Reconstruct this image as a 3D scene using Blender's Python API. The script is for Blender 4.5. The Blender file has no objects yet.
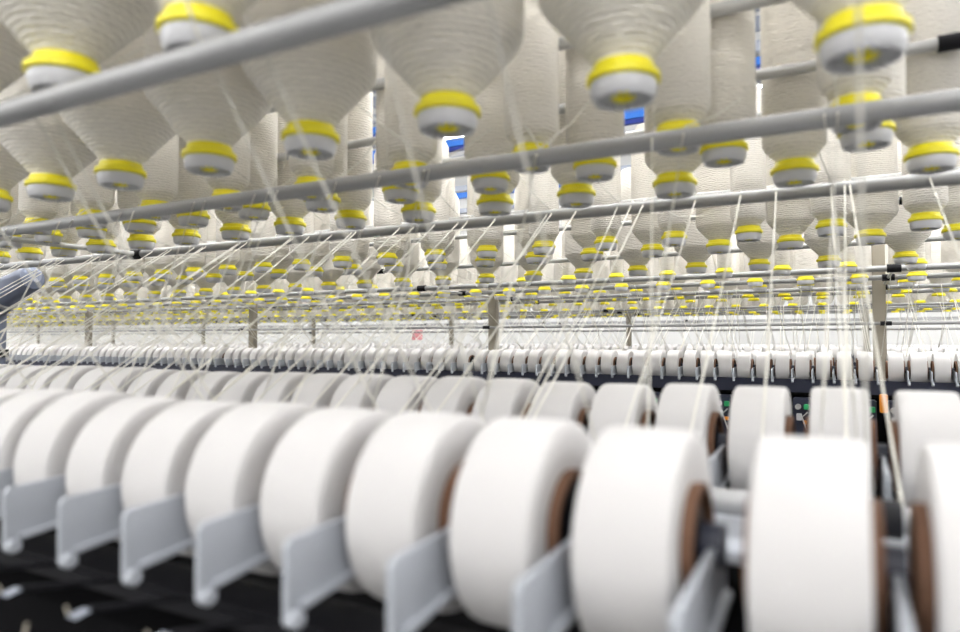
import bpy, bmesh, math, random
from mathutils import Vector, Matrix
random.seed(7)
S = bpy.context.scene
COL = S.collection
PI = math.pi
CZ = 1.45                       # height of the eye above the floor
F, YAW = 683.0, math.radians(28.4)
CA, SA = math.cos(YAW), math.sin(YAW)

def X_at(px, D):                # where a row standing D metres away shows at a picture column
    t = (px - 480.0) / F
    return -D * (SA - t * CA) / (CA + t * SA)
def Z_at(px, py, D):            # height of a point of that row
    X = X_at(px, D)
    return CZ + (340.0 - py) / F * (-X * SA + D * CA)

ONES = ['', 'first', 'second', 'third', 'fourth', 'fifth', 'sixth', 'seventh', 'eighth', 'ninth', 'tenth', 'eleventh', 'twelfth',
        'thirteenth', 'fourteenth', 'fifteenth', 'sixteenth', 'seventeenth', 'eighteenth', 'nineteenth']
TENS = ['', '', 'twenty', 'thirty', 'forty', 'fifty', 'sixty', 'seventy', 'eighty', 'ninety', 'hundred']
TENTH = ['', '', 'twentieth', 'thirtieth', 'fortieth', 'fiftieth', 'sixtieth', 'seventieth', 'eightieth', 'ninetieth', 'hundredth']
def nth(k):
    if k < 20: return ONES[k]
    if k < 100:
        t, o = divmod(k, 10)
        return TENTH[t] if o == 0 else TENS[t] + '-' + ONES[o]
    return 'hundredth' if k == 100 else 'hundred and ' + nth(k - 100)

# ---------------------------------------------------------------- materials
def mat(name, col, rough=.6, metal=0.0, **kw):
    m = bpy.data.materials.new(name); m.use_nodes = True
    nt = m.node_tree; b = nt.nodes['Principled BSDF']
    b.inputs['Base Color'].default_value = (*col, 1)
    b.inputs['Roughness'].default_value = rough
    b.inputs['Metallic'].default_value = metal
    for k, v in kw.items():
        b.inputs[k.replace('_', ' ')].default_value = v
    return m, nt, b
def noisy(name, col, rough, metal=0., scale=30, amt=.12, bump=0.0, **kw):
    m, nt, b = mat(name, col, rough, metal, **kw)
    tc = nt.nodes.new('ShaderNodeTexCoord'); n = nt.nodes.new('ShaderNodeTexNoise')
    n.inputs['Scale'].default_value = scale; n.inputs['Detail'].default_value = 3
    nt.links.new(tc.outputs['Object'], n.inputs['Vector'])
    r = nt.nodes.new('ShaderNodeMapRange'); r.inputs['To Min'].default_value = 1 - amt; r.inputs['To Max'].default_value = 1 + amt * .4
    nt.links.new(n.outputs['Fac'], r.inputs['Value'])
    mx = nt.nodes.new('ShaderNodeVectorMath'); mx.operation = 'SCALE'; mx.inputs[0].default_value = col
    nt.links.new(r.outputs['Result'], mx.inputs['Scale'])
    nt.links.new(mx.outputs['Vector'], b.inputs['Base Color'])
    if bump:
        bp = nt.nodes.new('ShaderNodeBump'); bp.inputs['Strength'].default_value = bump; bp.inputs['Distance'].default_value = .002
        nt.links.new(n.outputs['Fac'], bp.inputs['Height']); nt.links.new(bp.outputs['Normal'], b.inputs['Normal'])
    return m
def wound(name, col, axis, scale, dist, dscale, strength, rough=.85, amt=.1, bdist=.003):
    # yarn laid in turns: wavy bands round the axis
    m, nt, b = mat(name, col, rough)
    b.inputs['Sheen Weight'].default_value = .25
    tc = nt.nodes.new('ShaderNodeTexCoord'); w = nt.nodes.new('ShaderNodeTexWave')
    w.wave_type = 'BANDS'; w.bands_direction = axis; w.wave_profile = 'SIN'
    w.inputs['Scale'].default_value = scale; w.inputs['Distortion'].default_value = dist
    w.inputs['Detail'].default_value = 2; w.inputs['Detail Scale'].default_value = dscale
    oi = nt.nodes.new('ShaderNodeObjectInfo'); ad = nt.nodes.new('ShaderNodeVectorMath'); ad.operation = 'ADD'
    cb = nt.nodes.new('ShaderNodeCombineXYZ')
    for s in ('X', 'Y', 'Z'): nt.links.new(oi.outputs['Random'], cb.inputs[s])
    nt.links.new(tc.outputs['Object'], ad.inputs[0]); nt.links.new(cb.outputs[0], ad.inputs[1])
    nt.links.new(ad.outputs['Vector'], w.inputs['Vector'])
    bp = nt.nodes.new('ShaderNodeBump'); bp.inputs['Strength'].default_value = strength; bp.inputs['Distance'].default_value = bdist
    nt.links.new(w.outputs['Fac'], bp.inputs['Height']); nt.links.new(bp.outputs['Normal'], b.inputs['Normal'])
    r = nt.nodes.new('ShaderNodeMapRange'); r.inputs['To Min'].default_value = 1 - amt; r.inputs['To Max'].default_value = 1.03
    nt.links.new(w.outputs['Fac'], r.inputs['Value'])
    mx = nt.nodes.new('ShaderNodeVectorMath'); mx.operation = 'SCALE'; mx.inputs[0].default_value = col
    nt.links.new(r.outputs['Result'], mx.inputs['Scale']); nt.links.new(mx.outputs['Vector'], b.inputs['Base Color'])
    return m
M = {}
M['roving'] = wound('wound_roving', (.89, .85, .775), 'Z', 48, 4.0, 2.0, .75, amt=.15)
M['yarn'] = wound('wound_yarn', (.61, .60, .60), 'X', 110, 1.5, 1.0, .18, amt=.04, bdist=.0015)
M['strand'] = noisy('roving_thread', (.78, .765, .70), .9, scale=200, amt=.1)
M['yellow'] = noisy('yellow_plastic', (.86, .765, .012), .45, scale=20, amt=.08)
M['white_plastic'] = noisy('white_plastic', (.58, .585, .61), .35, scale=20, amt=.05)
M['board'] = noisy('brown_cardboard', (.19, .095, .055), .8, scale=60, amt=.35, bump=.2)
M['rail'] = noisy('grey_tube', (.36, .365, .37), .45, metal=.3, scale=12, amt=.06)
M['rail_light'] = noisy('light_tube', (.52, .525, .52), .35, metal=.25, scale=12, amt=.06)
M['black'] = noisy('black_rubber', (.006, .006, .009), .6, scale=30, amt=.2, Specular_IOR_Level=.25)
M['navy'] = noisy('navy_paint', (.018, .022, .045), .45, scale=10, amt=.2)
M['dark'] = noisy('dark_panel', (.003, .003, .004), .9, scale=8, amt=.4, Specular_IOR_Level=.08)
M['cradle'] = noisy('pale_grey_casting', (.40, .425, .47), .45, scale=14, amt=.07)
M['post'] = noisy('beige_post', (.36, .33, .27), .5, scale=10, amt=.1)
M['duct'] = noisy('blue_grey_duct', (.20, .23, .32), .5, scale=6, amt=.1)
M['floor'] = noisy('sealed_floor', (.13, .13, .125), .4, scale=1.5, amt=.12)
M['light_block_grey'] = noisy('light_block_grey', (.30, .30, .29), .8, scale=1.0, amt=.04)  # dull grey for the added low walls that hold back light
M['wall'] = noisy('white_wall', (.62, .625, .62), .8, scale=1.0, amt=.04)
M['ceiling'] = noisy('white_ceiling', (.86, .86, .86), .8, scale=1.0, amt=.03)
M['blue'] = noisy('blue_paint', (.04, .22, .80), .5, scale=3, amt=.2)
M['deep_blue'] = noisy('deep_blue_paint', (.02, .05, .35), .5, scale=3, amt=.2)
M['slat'] = noisy('grey_slat', (.30, .33, .40), .5, scale=3, amt=.15)
M['green'] = noisy('green_plastic', (.02, .35, .12), .5)
M['orange'] = noisy('orange_plastic', (.85, .30, .02), .5)
M['red'] = noisy('red_plastic', (.7, .03, .02), .5)
M['pink'] = noisy('pink_card', (.6, .25, .27), .7)
M['steel'] = noisy('bright_steel', (.7, .7, .7), .3, metal=.7)
m, nt, b = mat('lamp_glow', (1, 1, 1)); b.inputs['Emission Color'].default_value = (1, .985, .95, 1); b.inputs['Emission Strength'].default_value = 34
M['lamp'] = m

# ---------------------------------------------------------------- helpers
def obj(name, bm, m, parent=None, loc=None, smooth=True, mats=None):
    me = bpy.data.meshes.new(name); bm.normal_update(); bm.to_mesh(me); bm.free()
    if smooth:
        for p in me.polygons: p.use_smooth = True
        me.set_sharp_from_angle(angle=math.radians(38))
    for q in (mats or [m]): me.materials.append(q)
    o = bpy.data.objects.new(name, me); COL.objects.link(o)
    if parent: o.parent = parent
    if loc: o.location = loc
    return o
def tag(o, label=None, cat=None, group=None, kind=None):
    if label: o['label'] = label
    if cat: o['category'] = cat
    if group: o['group'] = group
    if kind: o['kind'] = kind
    return o
def empty(name, loc):
    o = bpy.data.objects.new(name, None); o.empty_display_size = .03; o.location = loc; COL.objects.link(o); return o
def copy_tree(src, loc, scale=None):
    r = src.copy(); COL.objects.link(r); r.location = loc
    for k in ('label', 'group', 'category'):
        if k in r: del r[k]
    if scale: r.scale = scale
    for ch in list(src.children):
        c = ch.copy(); COL.objects.link(c); c.parent = r
        for g in list(ch.children):
            d = g.copy(); COL.objects.link(d); d.parent = c
    return r
def lathe(bm, prof, n=40, axis='Z', off=(0, 0, 0), wob=0.0, closed=False):
    rings = []
    for (r, z) in prof:
        ring = []
        for i in range(n):
            a = 2 * PI * i / n
            x, y = r * math.cos(a), r * math.sin(a)
            v = (x, y, z) if axis == 'Z' else (z, x, y) if axis == 'X' else (x, z, y)
            ring.append(bm.verts.new(Vector(v) + Vector(off)))
        rings.append(ring)
    pairs = list(zip(rings, rings[1:])) + ([(rings[-1], rings[0])] if closed else [])
    for A, B in pairs:
        for i in range(n):
            j = (i + 1) % n
            f = (A[i], A[j], B[j], B[i]) if axis != 'Y' else (A[i], B[i], B[j], A[j])
            bm.faces.new(f)
    if not closed:
        if prof[0][0] > 1e-6: bm.faces.new(rings[0][::-1])
        if prof[-1][0] > 1e-6: bm.faces.new(rings[-1])
    return rings
def box(bm, x0, x1, y0, y1, z0, z1, bev=0.0):
    g = bmesh.ops.create_cube(bm, size=1)
    for v in g['verts']:
        v.co = Vector(((x0 + x1) / 2 + v.co.x * (x1 - x0), (y0 + y1) / 2 + v.co.y * (y1 - y0), (z0 + z1) / 2 + v.co.z * (z1 - z0)))
    if bev:
        es = {e for v in g['verts'] for e in v.link_edges}
        bmesh.ops.bevel(bm, geom=list(es), offset=bev, segments=2, affect='EDGES')
def tube(bm, pts, r, n=8, cap=True):
    pts = [Vector(p) for p in pts]; rings = []
    for i, p in enumerate(pts):
        if i == 0: t = pts[1] - p
        elif i == len(pts) - 1: t = p - pts[i - 1]
        else: t = (pts[i + 1] - p).normalized() + (p - pts[i - 1]).normalized()
        t.normalize()
        up = Vector((0, 0, 1)) if abs(t.z) < .9 else Vector((0, 1, 0))
        u = t.cross(up).normalized(); w = t.cross(u).normalized()
        rr = r[i] if isinstance(r, (list, tuple)) else r
        rings.append([bm.verts.new(p + rr * (math.cos(2 * PI * k / n) * u + math.sin(2 * PI * k / n) * w)) for k in range(n)])
    for A, B in zip(rings, rings[1:]):
        for k in range(n):
            bm.faces.new((A[k], A[(k + 1) % n], B[(k + 1) % n], B[k]))
    if cap:
        bm.faces.new(rings[0][::-1]); bm.faces.new(rings[-1])
def prism_x(bm, outline, x0, x1):           # outline in (y, z), pushed along x
    a = [bm.verts.new((x0, y, z)) for y, z in outline]; b_ = [bm.verts.new((x1, y, z)) for y, z in outline]
    bm.faces.new(a); bm.faces.new(b_[::-1])
    n = len(outline)
    for i in range(n): bm.faces.new((a[i], b_[i], b_[(i + 1) % n], a[(i + 1) % n]))
    bmesh.ops.recalc_face_normals(bm, faces=bm.faces)

# ---------------------------------------------------------------- setting
def struct(name, bm, m, smooth=False):
    return tag(obj(name, bm, m, smooth=smooth), kind='structure')
WY = 15.0
bm = bmesh.new(); box(bm, -38, 8, -6, WY, -.1, 0); struct('floor', bm, M['floor'])
bm = bmesh.new(); box(bm, -38, 8, WY, WY + .2, 0, 8.6); struct('wall_back', bm, M['wall'])
bm = bmesh.new(); box(bm, -38.2, -38, -6, WY, 0, 8.6); struct('wall_left', bm, M['wall'])
bm = bmesh.new(); box(bm, -38, 8, -6, WY, 8.62, 8.8); struct('ceiling', bm, M['ceiling'])

bm = bmesh.new(); box(bm, -38, 8, -6.2, -6, 0, 2.1); struct('light_block_front', bm, M['light_block_grey'])  # unseen low wall added behind the eye to cut low world light
bm = bmesh.new(); box(bm, 8, 8.2, -6.2, WY + .2, 0, 2.1); struct('light_block_right', bm, M['light_block_grey'])  # likewise added out of view, low so only high light enters
# ceiling lamps: long fluorescent battens
k = 0
lamp0 = None
for yy in (-3.2, 1.9, 3.4, 6.85, 10.8):
    for xx in (-30, -24, -18, -12, -6, 0, 5):
        if lamp0 is None:
            lamp0 = empty('fluorescent_lamp', (xx, yy, 5.3))
            bm = bmesh.new(); box(bm, -2, 2, -.16, .16, 0, .1, .01); obj('housing', bm, M['white_plastic'], lamp0)
            bm = bmesh.new()
            for s in (-1.5, 1.5): tube(bm, [(s, 0, .1), (s, 0, 3.315)], .008, 6)
            obj('suspension_rods', bm, M['steel'], lamp0)
            bm = bmesh.new()
            for s in (-.07, .07): tube(bm, [(-1.95, s, -.04), (1.95, s, -.04)], .035, 10)
            obj('glowing_tubes', bm, M['lamp'], lamp0)
            L = lamp0
        else:
            L = copy_tree(lamp0, (xx, yy, 5.3))
        tag(L, 'white twin-tube fluorescent lamp hanging from the hall ceiling', 'lamp', 'ceiling lamps above the machines')

# ---------------------------------------------------------------- yarn packages (lower rows)
PW, PR, PITCH = .079, .097, .112
AX = CZ - .0755 - PR                                    # axle height
def make_package(n=56):
    root = empty('yarn_package', (0, 0, 0))
    h = PW / 2
    bm = bmesh.new()
    lathe(bm, [(.050, -h + .003), (PR - .012, -h + .001), (PR - .004, -h + .001), (PR - .001, -h + .003), (PR, -h + .008), (PR + .0006, 0),
               (PR, h - .008), (PR - .001, h - .003), (PR - .004, h - .001), (PR - .012, h - .001), (.050, h - .003)], n, 'X', closed=True)
    bmesh.ops.recalc_face_normals(bm, faces=bm.faces)
    obj('wound_yarn', bm, M['yarn'], root)
    bm = bmesh.new(); t = h + .007
    lathe(bm, [(.046, -t), (.0515, -t), (.052, -t + .002), (.052, t - .002), (.0515, t), (.046, t)], n // 2, 'X', closed=True)
    bmesh.ops.recalc_face_normals(bm, faces=bm.faces)
    obj('cardboard_tube', bm, M['board'], root)
    # holder disc pressed into the tube end
    bm = bmesh.new()
    lathe(bm, [(.0455, -t + .010), (.0455, -t + .016), (.012, -t + .018), (.012, t - .018), (.0455, t - .016), (.0455, t - .010), (.010, t + .001), (.010, t + .006)], n // 2, 'X')
    bmesh.ops.recalc_face_normals(bm, faces=bm.faces)
    obj('spindle_chuck', bm, M['black'], root)
    return root
pk0 = make_package()
def make_cradle():
    # arm plate standing in the gap beside a package, rounded foot at its front end
    root = empty('package_cradle', (0, 0, 0))
    bm = bmesh.new()
    prism_x(bm, [(-.154, -.076), (-.155, -.010), (-.150, -.003), (.03, .004), (.035, -.01), (.03, -.046), (-.135, -.066), (-.140, -.080)], -.0035, .0035)
    prism_x(bm, [(-.14, -.060), (-.138, -.067), (.02, -.049), (.02, -.042)], -.0035, .010)
    bmesh.ops.bevel(bm, geom=[e for e in bm.edges if e.calc_face_angle(0) > 1.0], offset=.001, segments=1, affect='EDGES')
    plate = obj('arm_plate', bm, M['cradle'], root, smooth=False)
    bm = bmesh.new(); lathe(bm, [(.001, -.0035), (.008, -.0035), (.009, -.001), (.009, .008), (.007, .011), (.001, .011)], 20, 'X', off=(0, -.1455, -.073))
    bmesh.ops.recalc_face_normals(bm, faces=bm.faces)
    obj('foot', bm, M['cradle'], plate)
    bm = bmesh.new(); lathe(bm, [(.001, -.011), (.018, -.011), (.018, .007), (.001, .007)], 20, 'X')
    bmesh.ops.recalc_face_normals(bm, faces=bm.faces)
    obj('bearing', bm, M['navy'], root)
    return root
cr0 = make_cradle()
used = {}
def place(src, loc, scale=None):
    if src.name not in used:
        used[src.name] = 1; src.location = loc
        if scale: src.scale = scale
        return src
    return copy_tree(src, loc, scale)

def xs_regular(x_ref, pitch, D, lo=-60, hi=1010):
    a, b_ = X_at(lo, D), X_at(hi, D)
    k0 = math.floor((b_ - x_ref) / pitch)
    out = []; x = x_ref + k0 * pitch
    while x > a: out.append(x); x -= pitch
    return out                                             # from the right to the left
D1, D2, D3, D4 = .605, 1.19, 4.62, 5.19
xr1 = X_at(757, D1) + PW / 2
rows = [(D1, [x - ((.018) if x < xr1 - .01 else 0) for x in xs_regular(xr1, PITCH, D1, -40, 1040)], 'nearest row', 'packages in the nearest row'),
        (D2, xs_regular(X_at(810, D2) + PW / 2, PITCH, D2, -20, 1000), 'second row', 'packages in the second row')]
SEC, X0S = 2.69, .155
def xs_sections(D):
    out = []
    for s in range(-1, 12):
        right = X0S - s * SEC
        for k in range(24):
            x = right - .075 - k * .1105
            px = 480 + F * (x * CA + D * SA) / (-x * SA + D * CA) if (-x * SA + D * CA) > 0 else 1e9
            if -15 < px < 975: out.append(x)
    return out
rows.append((D3, xs_sections(D3), 'front row of the next machine', 'packages in the front row of the next machine'))
rows.append((D4, xs_sections(D4), 'back row of the next machine', 'packages in the back row of the next machine'))
for ri, (D, xs, where, grp) in enumerate(rows):
    for k, x in enumerate(xs):
        s = 1 + random.uniform(-.02, .02)
        if ri >= 2: s += .02
        p = place(pk0, (x, D, AX + PR * (s - 1) * .5), (random.uniform(.97, 1.03), s, s))
        p.rotation_euler = (random.uniform(0, 6.28), 0, 0)
        tag(p, f'{"white " if k < 95 else ""}yarn package, {nth(k + 1)} from the right in the {where}', 'yarn package', grp)
        if ri < 3:
            c = place(cr0, (x + .0555 if ri < 2 else x + .055, D, AX + .0), None)
            c.rotation_euler = (0, 0, 0)
            tag(c, f'pale grey cradle arm, {nth(k + 1)} from the right in the {where}', 'cradle arm', grp.replace('packages', 'cradle arms'))
# packages of machines farther off: too many to tell apart
bm = bmesh.new()
for D in (8.45, 9.05, 12.4, 13.0):
    for x in xs_sections(D):
        lathe(bm, [(.03, -.038), (PR, -.038), (PR, .038), (.03, .038)], 14, 'X', off=(x, D, AX))
bmesh.ops.recalc_face_normals(bm, faces=bm.faces)
tag(obj('distant_yarn_packages', bm, M['yarn']), 'rows of tiny white yarn packages on the farthest machines', 'yarn packages', kind='stuff')

# ---------------------------------------------------------------- roving bobbins (overhead)
def make_bobbin(dia, name='roving_bobbin', rr=.042, length=.47, nseg=44):
    root = empty(name, (0, 0, 0))                       # origin at the yellow ring
    R = dia / 2
    ch = max(.006, (R - rr * .86) * 1.12)
    bm = bmesh.new()
    prof = [(rr * .84, .004), (rr * .86, .010)]
    for q in range(1, 6):
        u = q / 6
        prof.append((rr * .86 + (R - rr * .86) * u, .010 + ch * u + .004 * math.sin(u * PI * 3) * 0))
    prof += [(R - .003, .010 + ch - .002), (R, .012 + ch + .004), (R, length - .05), (R - .02, length - .01), (rr * .8, length)]
    lathe(bm, prof, nseg, 'Z')
    bmesh.ops.recalc_face_normals(bm, faces=bm.faces)
    obj('wound_roving', bm, M['roving'], root)
    bm = bmesh.new()
    lathe(bm, [(rr * .80, .010), (rr * .92, .009), (rr * .96, .003), (rr * 1.0, -.001), (rr * 1.13, -.004), (rr * 1.15, -.012), (rr * 1.03, -.014), (rr * .8, -.009)], 36, 'Z', closed=True)
    bmesh.ops.recalc_face_normals(bm, faces=bm.faces)
    obj('yellow_ring', bm, M['yellow'], root)
    bm = bmesh.new()
    lathe(bm, [(rr * 1.0, -.012), (rr * 1.05, -.017), (rr * 1.0, -.030), (rr * .92, -.036), (rr * .84, -.035), (rr * .79, -.027), (rr * .44, -.025), (rr * .40, -.012), (rr * .8, -.004)], 36, 'Z', closed=True)
    for k in range(14):                                 # fins under the collar
        a = 2 * PI * k / 14
        g = bmesh.ops.create_cube(bm, size=1)
        mtx = Matrix.Rotation(a, 4, 'Z') @ Matrix.Translation((rr * .62, 0, -.029)) @ Matrix.Diagonal((rr * .34, .0024, .012, 1))
        bmesh.ops.transform(bm, matrix=mtx, verts=g['verts'])
    bmesh.ops.recalc_face_normals(bm, faces=bm.faces)
    col_ = obj('collar', bm, M['white_plastic'], root)
    bm = bmesh.new()
    lathe(bm, [(rr * .39, -.014), (rr * .42, -.024), (rr * .42, -.030), (rr * .34, -.033), (rr * .2, -.030), (rr * .16, -.014)], 28, 'Z')
    bmesh.ops.recalc_face_normals(bm, faces=bm.faces)
    obj('inner_hub', bm, M['yellow'], col_)
    # hanger that carries the bobbin from the rail above
    bm = bmesh.new(); lathe(bm, [(.012, length - .004), (.014, length + .03), (.008, length + .036), (.008, length + .09)], 14, 'Z')
    obj('hanger', bm, M['black'], root)
    return root
B = {}
for nm, d, q in (('full', .218, .041), ('mid', .182, .040), ('broad', .156, .039), ('half', .122, .040), ('slim', .108, .037), ('thin', .070, .038)):
    B[nm] = make_bobbin(d, rr=q)
def row_from(pxs, D):
    X = [X_at(p, D) for p in pxs]
    pitch = (X[0] - X[-1]) / (len(X) - 1)
    return X[0], pitch
# (distance, measured ring columns of neighbours, a ring pixel for the height, kind of bobbin, words)
BROWS = [
    (.53, [195, 50], (195, 20), 'full', 'nearest overhead row', 0),
    (.83, [868, 625, 447, 309, 207, 118, 48], (447, 104), 'full', 'second overhead row', 0),
    (1.21, [860, 680, 532, 410], (532, 150), 'slim', 'third overhead row', 1),
    (1.35, [870, 726, 596], (726, 143), 'half', 'fourth overhead row', 1),
    (1.50, [935, 797, 676, 577, 495], (797, 165), 'half', 'fifth overhead row', 2),
    (2.30, [928, 833, 750, 675], (833, 223), 'slim', 'sixth overhead row', 1),
    (2.56, [872, 792, 720, 653], (792, 238), 'broad', 'seventh overhead row', 2),
    (3.15, [907, 830, 760, 697], (830, 258), 'mid', 'eighth overhead row', 2),
    (3.60, [783, 725, 668], (725, 270), 'thin', 'ninth overhead row', 3),
    (4.20, None, None, 'half', 'tenth overhead row', 1),
    (4.62, None, None, 'mid', 'eleventh overhead row', 2),
    (5.25, None, None, 'mid', 'twelfth overhead row', 2),
]
DESC = {'full': 'full cream roving bobbin', 'mid': 'wide cream roving bobbin', 'broad': 'broad cream roving bobbin', 'half': 'part-used cream roving bobbin',
        'slim': 'slim cream roving bobbin', 'thin': 'nearly empty roving bobbin'}
ring_sites = []; CARR = []
for D, pxs, zp, kindb, where, _ in BROWS:
    if pxs:
        xr, pitch = row_from(pxs, D); z = Z_at(zp[0], zp[1], D)
        if D < .6: pitch = .262
    else:
        xr, pitch, z = -.05 * D, .262, CZ + .345
    xs = xs_regular(xr, pitch, D, -110 if D < 1.3 else -30, 1060 if D < 1.3 else 985)
    if pxs and D > .6:
        mx = [X_at(p, D) for p in pxs]
        xs = [x for x in xs if x > mx[0] + pitch * .5] + mx + [x for x in xs if x < mx[-1] - pitch * .5]
    if D < .6:
        xs = [x for x in xs if x < X_at(400, D)]
        # the bobbins right of the pair above hang higher than the picture
    CARR.append((D, z, where))
    for k, x in enumerate(xs):
        kb = kindb
        sc = 1 + random.uniform(-.04, .04)
        o = place(B[kb], (x, D, z), (sc, sc, 1))
        o.rotation_euler = (0, 0, random.uniform(0, 6.28))
        tag(o, f'{DESC[kb]}, {nth(k + 1)} from the right in the {where}', 'roving bobbin', f'bobbins in the {where}')
        ring_sites.append((x, D, z, {'full': .109, 'mid': .091, 'broad': .078, 'half': .059, 'slim': .052, 'thin': .035}[kb] * sc))
# bobbins beyond: a mass of their own
bmA, bmB = bmesh.new(), bmesh.new()
far_sites = []
for D, R in ((5.7, .11), (6.2, .055), (7.3, .11), (7.9, .055), (8.4, .11), (9.1, .11), (9.7, .055)):
    xs = xs_regular(-.03 * D, .262, D, -15, 975)
    for x in xs:
        z = CZ + .345
        ch = (R - .036) * 1.45
        lathe(bmA, [(.036, z + .01), (R, z + .01 + ch), (R, z + .45), (.03, z + .47)], 12, 'Z', off=(x, D, 0))
        lathe(bmB, [(.036, z + .012), (.048, z - .004), (.044, z - .012), (.02, z - .012)], 10, 'Z', off=(x, D, 0))
        far_sites.append((x, D, z, R))
for b_ in (bmA, bmB): bmesh.ops.recalc_face_normals(b_, faces=b_.faces)
root = empty('distant_roving_bobbins', (0, 8, CZ)); tag(root, 'mass of small cream bobbins hanging over the farthest machines', 'roving bobbins', kind='stuff')
for nm, b_, mm in (('wound_roving', bmA, M['roving']), ('yellow_rings', bmB, M['yellow'])):
    for v in b_.verts: v.co -= Vector((0, 8, CZ))
    o = obj(nm, b_, mm, root); o['kind'] = 'stuff'

# ---------------------------------------------------------------- rails
JX = [X0S + .04 - 2.72 * k for k in range(-1, 9)]
def rail(D, h, r, label, group, lo=None, hi=None, joiners=True, m='rail', jr=1.35):
    hi = .117 * D + 1.2 if hi is None else hi; lo = -2.05 * D - .6 if lo is None else lo
    o = empty('guide_rail', ((hi + lo) / 2, D, CZ + h)); cx = (hi + lo) / 2
    bm = bmesh.new(); tube(bm, [(lo - cx, 0, 0), (hi - cx, 0, 0)], r, 18); obj('tube', bm, M[m], o)
    if joiners:
        for x in JX:
            jl = .030 if D > 1.5 else .05
            if D < 3 and x > 0 and h < .4: continue
            if lo + .1 < x < hi - .1:
                bm = bmesh.new(); tube(bm, [(x - cx - jl, 0, 0), (x - cx + jl, 0, 0)], r * jr, 14); obj('joiner', bm, M['black'], o)
    tag(o, label, 'rail', group)
    return o
G1, G2 = 'lower guide rails', 'upper carrier rails'
LOW = [(.50, .307, .0155, 'thick grey guide rail crossing the upper corner, nearest of all rails'),
       (1.15, .336, .016, 'grey guide rail second nearest, passing under the slim bobbins'),
       (1.76, .347, .0155, 'grey guide rail third nearest, under the full bobbins'),
       (3.85, .347, .015, 'grey guide rail fourth nearest, with black joiners'),
       (4.40, .347, .014, 'grey guide rail fifth nearest, with black joiners'),
       (5.20, .347, .014, 'grey guide rail sixth nearest, behind the beige posts'),
       (5.75, .347, .014, 'grey guide rail seventh nearest, behind the beige posts')]
for D, h, r, lab in LOW: rail(D, h, r, lab, G1, lo=-3.2 if D < .6 else None, joiners=D > .6, m='rail')
for D, h, r, lab in ((1.28, .60, .0125, 'light upper rail behind the slim bobbins, highest of all'),
                     (1.425, .52, .011, 'light upper rail behind the slim bobbins, second highest'),
                     (1.63, .50, .010, 'light upper rail behind the slim bobbins, third highest'),
                     (2.43, .50, .011, 'light upper rail between the sixth and seventh overhead rows'),
                     (2.86, .50, .011, 'light upper rail between the seventh and eighth overhead rows'),
                     (3.38, .42, .011, 'light upper rail between the eighth and ninth overhead rows')):
    rail(D, h, r, lab, G2, m='rail_light')
for D, h, r, lab in ((4.78, .10, .010, 'thin steel rod running low above the packages of the next machine'),
                     (7.80, .347, .014, 'grey guide rail on the third machine, front one'),
                     (8.35, .347, .014, 'grey guide rail on the third machine, second one'),
                     (9.15, .347, .014, 'grey guide rail on the third machine, third one'),
                     (9.70, .347, .014, 'grey guide rail on the third machine, back one'),
                     (8.75, .12, .012, 'thin steel rod running low above the third machine'),
                     (12.3, .34, .014, 'grey guide rail on the farthest machine, front one'),
                     (13.2, .34, .014, 'grey guide rail on the farthest machine, back one')):
    rail(D, h, r, lab, 'distant guide rails', m='rail')
for D, z, w_ in CARR:
    lo, hi = -2.05 * D - .6, .117 * D + 1.2
    bm = bmesh.new(); box(bm, lo, hi, D - .02, D + .02, z + .555, z + .59, .004)
    tag(obj('carrier_rail', bm, M['slat'], smooth=False), f'grey carrier rail from which the bobbins of the {w_} hang', 'rail', 'carrier rails above the bobbins')
# cross rods that tie the rails together
for nm_i, (x, y0, y1, h) in enumerate(((X0S + .04 - 2.72, 1.15, 1.76, .347), (X0S + .04 - 2.72, 3.85, 5.75, .347), (X0S + .04, 3.85, 5.75, .347), (X0S + .04 - 5.44, 3.85, 5.75, .347))):
    bm = bmesh.new(); tube(bm, [(x, y0 + .02, CZ + h), (x, y1 - .02, CZ + h)], .010 if nm_i == 0 else .008, 12)
    tag(obj('cross_rod', bm, M['rail_light']), ['thin cross rod joining second and third guide rails, by the blue-grey duct', 'thin cross rod of the next machine, at the second beige post',
        'thin cross rod of the next machine, at the nearest beige post', 'thin cross rod of the next machine, at the third beige post'][nm_i], 'rod', 'cross rods between rails')
for i, (y, lab) in enumerate(((1.425, 'vertical steel rod holding the upper rails, front one'), (1.63, 'vertical steel rod holding the upper rails, back one'))):
    bm = bmesh.new(); tube(bm, [(X0S + .045, y + .022, CZ + .46), (X0S + .045, y + .022, CZ + 1.2)], .007, 10)
    tag(obj('hanging_rod', bm, M['steel']), lab, 'rod', 'vertical hanging rods')

# posts
for D, w, h, gname, base in ((4.90, .036, .66, 'next machine', 'beige steel post'), (8.75, .03, .42, 'third machine', 'thin dark steel post')):
    for k in range(0, 9):
        x = X0S + .01 - k * SEC
        px = 480 + F * (x * CA + D * SA) / (-x * SA + D * CA)
        if px < -10: break
        o = empty('support_post', (x, D, 0))
        bm = bmesh.new(); box(bm, -w, w, -w * .8, w * .8, 0, CZ + h, .006); obj('column', bm, M['post'], o)
        bm = bmesh.new(); box(bm, -w - .02, w + .02, -w - .03, w + .03, 0, .02, .004); obj('base_plate', bm, M['post'], o)
        tag(o, f'{base} of the {gname}, {nth(k + 1)} from the right', 'post', f'posts of the {gname}')

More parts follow.
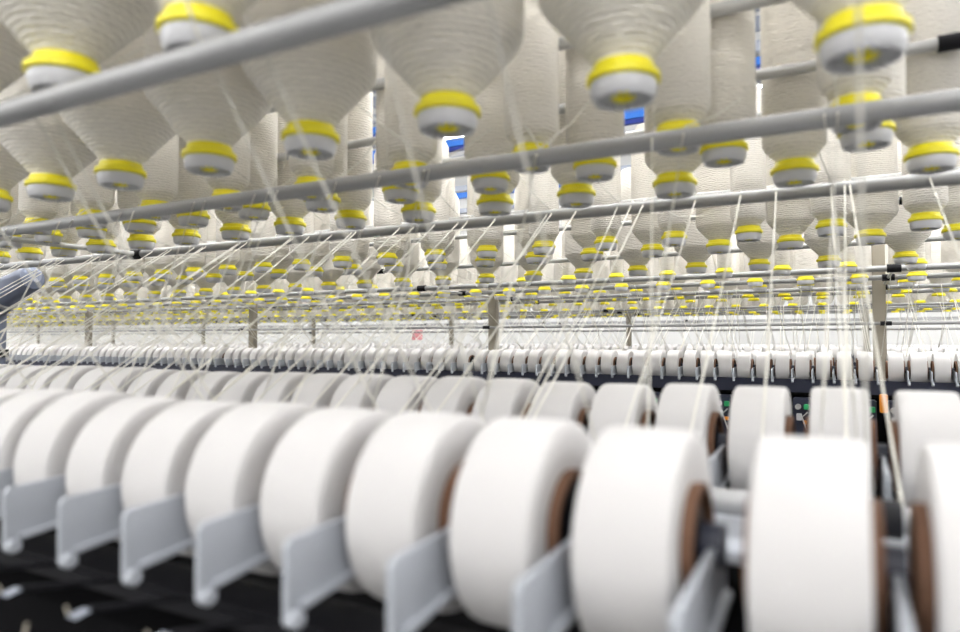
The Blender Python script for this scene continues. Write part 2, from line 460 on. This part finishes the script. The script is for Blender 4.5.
# ---------------------------------------------------------------- roving strands
def strand_pts(x, D, z, R, rd, rh, ty, tz):
    side = -1 if rd < D else 1
    a = random.uniform(-.9, .9)
    p0 = Vector((x + R * math.sin(a), D + side * R * math.cos(a), z + .02 + max(0, (R - .036)) * 1.12 + random.uniform(.02, .08)))
    gx = x + random.uniform(-.06, .06)
    p1 = Vector((gx, rd + (.012 if side < 0 else -.012), CZ + rh + .0175))
    p1b = Vector((gx, rd - (.0 if side < 0 else 0), CZ + rh + .0185))
    tx = gx + random.uniform(-.06, .06)
    away = 1 if ty > rd else -1
    p2 = Vector((gx, rd + away * .0185, CZ + rh - .002))
    p3 = Vector((tx, ty, CZ + tz))
    pts = [p0]
    m_ = (p0 + p1) / 2; m_.z -= (p0 - p1).length * .03
    pts += [m_, p1b, p2]
    n_ = 4
    for q in range(1, n_): 
        u = q / n_; c = p2.lerp(p3, u); c.z -= 0; c.y += .012 * math.sin(u * PI) * (-away); pts.append(c)
    pts.append(p3)
    return pts
idx = {}
for (x, D, z, R) in ring_sites:
    if D < .6: rd, rh, ty, tz = .50, .315, .88, -.2
    elif D < .9: rd, rh, ty, tz = random.choice([(.50, .315, .88, -.2), (1.15, .336, .90, -.2)])
    elif D < 1.4: rd, rh, ty, tz = 1.15, .336, .90, -.2
    elif D < 2.7: rd, rh, ty, tz = 1.76, .347, .92, -.2
    elif D < 3.5: rd, rh, ty, tz = 3.85, .347, 4.85, -.10
    elif D < 4.3: rd, rh, ty, tz = 4.40, .347, 4.87, -.10
    elif D < 4.9: rd, rh, ty, tz = 5.20, .347, 4.93, -.10
    else: rd, rh, ty, tz = 5.75, .347, 4.95, -.10
    idx[D] = idx.get(D, 0) + 1
    bm = bmesh.new(); tube(bm, strand_pts(x, D, z, R, rd, rh, ty, tz), (.0015 if D < 2 else .0018), 6)
    where = [b_[4] for b_ in BROWS if b_[0] == D][0]
    tag(obj('roving_strand', bm, M['strand']), f'cream strand from the {nth(idx[D])} bobbin from the right, {where}', 'strand', f'strands from the {where}')
bm = bmesh.new()
for (x, D, z, R) in far_sites:
    if D > 11: continue
    c = 4.9 if D < 6.5 else 8.75
    rd = 5.75 if D < 6.5 else (7.8 if D < 8.2 else 8.35 if D < 8.7 else 9.15 if D < 9.4 else 9.7)
    ty = c + (.06 if rd > c else -.06)
    tube(bm, strand_pts(x, D, z, R, rd, .347, ty, -.1), .0028, 4, False)
tag(obj('distant_roving_strands', bm, M['strand']), 'fine cream threads hanging over the farthest machines', 'strands', kind='stuff')

# ---------------------------------------------------------------- machine bodies
def machine(y0, y1, label, near):
    cy = (y0 + y1) / 2
    o = empty('spinning_machine', (-6, cy, 0))
    lo, hi = -22 + 6, 2.2 + 6
    if near: lo, hi = -6 + 6 - 1.0, 2 + 6
    yo = cy
    bm = bmesh.new()
    z0 = CZ - .32
    prism_x(bm, [(y0 - yo - .05, .1), (y0 - yo - .02, z0 - .25), (y0 - yo + .06, z0 - .02), (y0 - yo + .10, z0), (y1 - yo - .10, z0), (y1 - yo - .06, z0 - .02), (y1 - yo + .02, z0 - .25), (y1 - yo + .05, .1)], lo, hi)
    obj('casing', bm, M['dark'], o, smooth=False)
    for s, yy in ((1, y0), (2, y1)):
        bm = bmesh.new(); box(bm, lo, hi, yy - yo - .03, yy - yo + .05, z0 + .005, z0 + .085 if not near else z0 + .03, .006); obj('beam', bm, M['black' if near else 'navy'], o, smooth=False)
    bm = bmesh.new(); box(bm, lo, hi, y0 - yo + .02, y1 - yo - .02, 0, .1); obj('plinth', bm, M['black'], o, smooth=False)
    if near:
        bm = bmesh.new(); tube(bm, [(lo, -.01, CZ - .20), (hi, -.01, CZ - .20)], .016, 16); obj('delivery_shaft', bm, M['rail'], o)
        bm = bmesh.new(); box(bm, lo, hi, -.10, .09, CZ - .25, CZ - .235, .003); obj('tray', bm, M['cradle'], o, smooth=False)
        for k in range(14):
            x = X_at(757, D1) - .017 + 6 + 3 * PITCH - k * PITCH * 2
            bm = bmesh.new(); tube(bm, [(x - .02, -.01, CZ - .20), (x + .02, -.01, CZ - .20)], .021, 14); obj('clamp', bm, M['black'], o)
    tag(o, label, 'machine', 'spinning machines')
    return o
machine(.56, 1.25, 'black machine body under the two nearest rows of packages', True)
machine(4.56, 5.25, 'dark machine body with navy beam under the small packages', False)
machine(8.41, 9.09, 'dark body of the third machine, beyond the beige posts', False)
machine(12.36, 13.04, 'dark body of the farthest machine before the wall', False)

# small levers on the black front under the nearest packages
lv0 = None
for k, xx in enumerate(xs_regular(X_at(85, .38), PITCH, .38, -60, 700)):
    if lv0 is None:
        lv0 = empty('thread_clip', (xx, .38, CZ - .250))
        bm = bmesh.new(); prism_x(bm, [(-.007, 0), (-.007, .0015), (.007, .004), (.007, .0025)], -.006, .006); obj('blade', bm, M['slat'], lv0, smooth=False)
        bm = bmesh.new(); tube(bm, [(-.006, -.006, .002), (-.007, -.008, .010)], .0013, 8); obj('pin', bm, M['post'], lv0)
        bm = bmesh.new(); tube(bm, [(0, .008, .003), (0, .11, -.02)], .003, 8); obj('stem', bm, M['black'], lv0)
        L = lv0
    else: L = copy_tree(lv0, (xx, .38, CZ - .250))
    tag(L, f'small steel thread clip on the black machine front, {nth(k + 1)} from the right', 'clip', 'thread clips under the nearest packages')
for k, xx in enumerate(xs_regular(X_at(100, .36), PITCH * 1.0, .36, -60, 500)):
    bm = bmesh.new(); tube(bm, [(xx - .006, .355, CZ - .33), (xx + .003, .365, CZ - .262)], .0016, 8)
    tag(obj('thin_lever', bm, M['post']), f'thin beige lever standing under the nearest packages, {nth(k + 1)} from the right', 'lever', 'thin levers under the nearest packages')

# spinning units on the front of the next machine
un0 = None
ux = [x for x in xs_sections(4.46) if x > -6.2]
cols = ['green', 'red', 'orange', 'steel', 'blue']
for k, xx in enumerate(ux):
    o = empty('spinning_unit', (xx, 4.46, CZ - .56))
    if un0 is None:
        bm = bmesh.new(); box(bm, -.048, .048, -.03, .05, -.22, .22, .006); un_a = obj('housing', bm, M['navy'], o, smooth=False)
        bm = bmesh.new(); tube(bm, [(-.02, -.06, .17), (-.02, -.025, .17)], .016, 16); un_b = obj('roller', bm, M['steel'], o)
        bm = bmesh.new(); box(bm, (.01), .04, -.05, -.028, .155, .185, .003); un_c = obj('button_block', bm, M['green'], o, smooth=False)
        bm = bmesh.new(); box(bm, -.03, .0, -.045, -.028, .09, .13, .003); un_d = obj('white_guide', bm, M['white_plastic'], o, smooth=False)
        bm = bmesh.new(); tube(bm, [(.03, -.05, .14), (.0, -.05, .11), (.03, -.05, .02)], .004, 8); un_e = obj('wire', bm, M['rail_light'], o)
        un0 = o
        bm = bmesh.new(); box(bm, .005, .035, -.045, -.028, .07, .09, .002); un_f = obj('red_block', bm, M['orange'], o, smooth=False)
    else:
        for s_ in (un_a, un_b, un_c, un_d, un_e, un_f):
            c = s_.copy(); COL.objects.link(c); c.parent = o
    tag(o, f'spinning unit of the next machine, {nth(k + 1)} from the right', 'spinning unit', 'spinning units of the next machine')
bm = bmesh.new(); box(bm, X_at(878, 4.4), X_at(886, 4.4), 4.36, 4.42, Z_at(882, 412, 4.4), Z_at(882, 394, 4.4), .004)
tag(obj('orange_box', bm, M['orange'], smooth=False), 'small orange box on the next machine under the nearest beige post', 'box')
bm = bmesh.new(); box(bm, X_at(412, 11.5), X_at(422, 11.5), 11.5, 11.52, Z_at(417, 340, 11.5), Z_at(417, 330, 11.5))
tag(obj('pink_card', bm, M['pink'], smooth=False), 'small pink card far away above the packages', 'card')

# ---------------------------------------------------------------- blue-grey duct at the left
D = 1.9
xv = X_at(-14, D); zt = Z_at(0, 300, D)
o = empty('suction_duct', (xv, D, 0))
bm = bmesh.new(); tube(bm, [(0, 0, 0), (0, 0, zt - .02)], .088, 28); obj('upright_pipe', bm, M['duct'], o)
bm = bmesh.new()
v = Vector((X_at(34, D) - xv, 0, Z_at(34, 276, D) - zt + .02)); 
tube(bm, [(-.02, 0, zt - .10), (.01, 0, zt - .03), Vector((0, 0, zt - .02)) + v * .35, Vector((0, 0, zt - .02)) + v * .86, Vector((0, 0, zt - .02)) + v * .95, Vector((0, 0, zt - .02)) + v], [.088, .088, .080, .066, .058, .030], 28); obj('elbow', bm, M['duct'], o)
bm = bmesh.new(); c = Vector((0, 0, zt - .02)) + v * .42; d = v.normalized()
tube(bm, [c - d * .012, c + d * .012], .088, 28); obj('clamp_band', bm, M['rail_light'], o)
bm = bmesh.new(); tube(bm, [(0, 0, CZ - .09), (0, 0, CZ - .05)], .10, 28); obj('collar', bm, M['black'], o)
tag(o, 'blue-grey suction duct with elbow standing behind the second row of packages', 'duct')

# ---------------------------------------------------------------- blue beams and slats on the far wall
def hz(yy): return CZ + yy / 776.0 * WY
def wallbar(name, a, b_, m, label, cat, x0=-30, x1=5, dep=.12, grp=None):
    bm = bmesh.new(); box(bm, x0, x1, WY - dep, WY - .001, hz(a), hz(b_), .01)
    tag(obj(name, bm, M[m], smooth=False), label, cat, grp)
wallbar('blue_beam', 292, 306, 'blue', 'bright blue beam along the far wall, topmost of the blue beams', 'beam', grp='blue beams on the far wall')
wallbar('navy_beam', 284, 290, 'deep_blue', 'dark blue beam just below the topmost blue beam on the far wall', 'beam')
wallbar('blue_beam', 256, 268, 'blue', 'bright blue beam along the far wall, middle of the blue beams', 'beam', grp='blue beams on the far wall')
wallbar('navy_beam', 250, 255, 'deep_blue', 'dark blue beam just below the middle blue beam on the far wall', 'beam')
wallbar('blue_beam', 186, 200, 'blue', 'bright blue beam along the far wall, lowest of the blue beams', 'beam', grp='blue beams on the far wall')
for i, (a, b_) in enumerate(((352, 368), (330, 346), (316, 320), (310, 313), (240, 243), (226, 229))):
    wallbar('wall_slat', a, b_, 'slat', f'grey slat along the far wall, {nth(i + 1)} from the top', 'slat', dep=.08, grp='grey slats on the far wall')

# ---------------------------------------------------------------- light, camera
w = bpy.data.worlds.new('hall_daylight'); S.world = w; w.use_nodes = True
bg = w.node_tree.nodes['Background']; bg.inputs['Color'].default_value = (1.0, .985, .97, 1); bg.inputs['Strength'].default_value = 1.15

cam = bpy.data.cameras.new('camera'); co = bpy.data.objects.new('camera', cam); COL.objects.link(co)
cam.sensor_width = 36; cam.lens = 36 * F / 960.0
co.location = (0, 0, CZ)
pitch = math.atan(24.0 / F)
co.rotation_euler = (PI / 2 + pitch, 0, YAW)
cam.clip_start = .02
cam.dof.use_dof = True; cam.dof.focus_distance = 3.6; cam.dof.aperture_fstop = 2.3
S.camera = co
S.view_settings.view_transform = 'Standard'; S.view_settings.look = 'None'
S.view_settings.gamma = 1; S.view_settings.use_curve_mapping = False
S.view_settings.exposure = .58
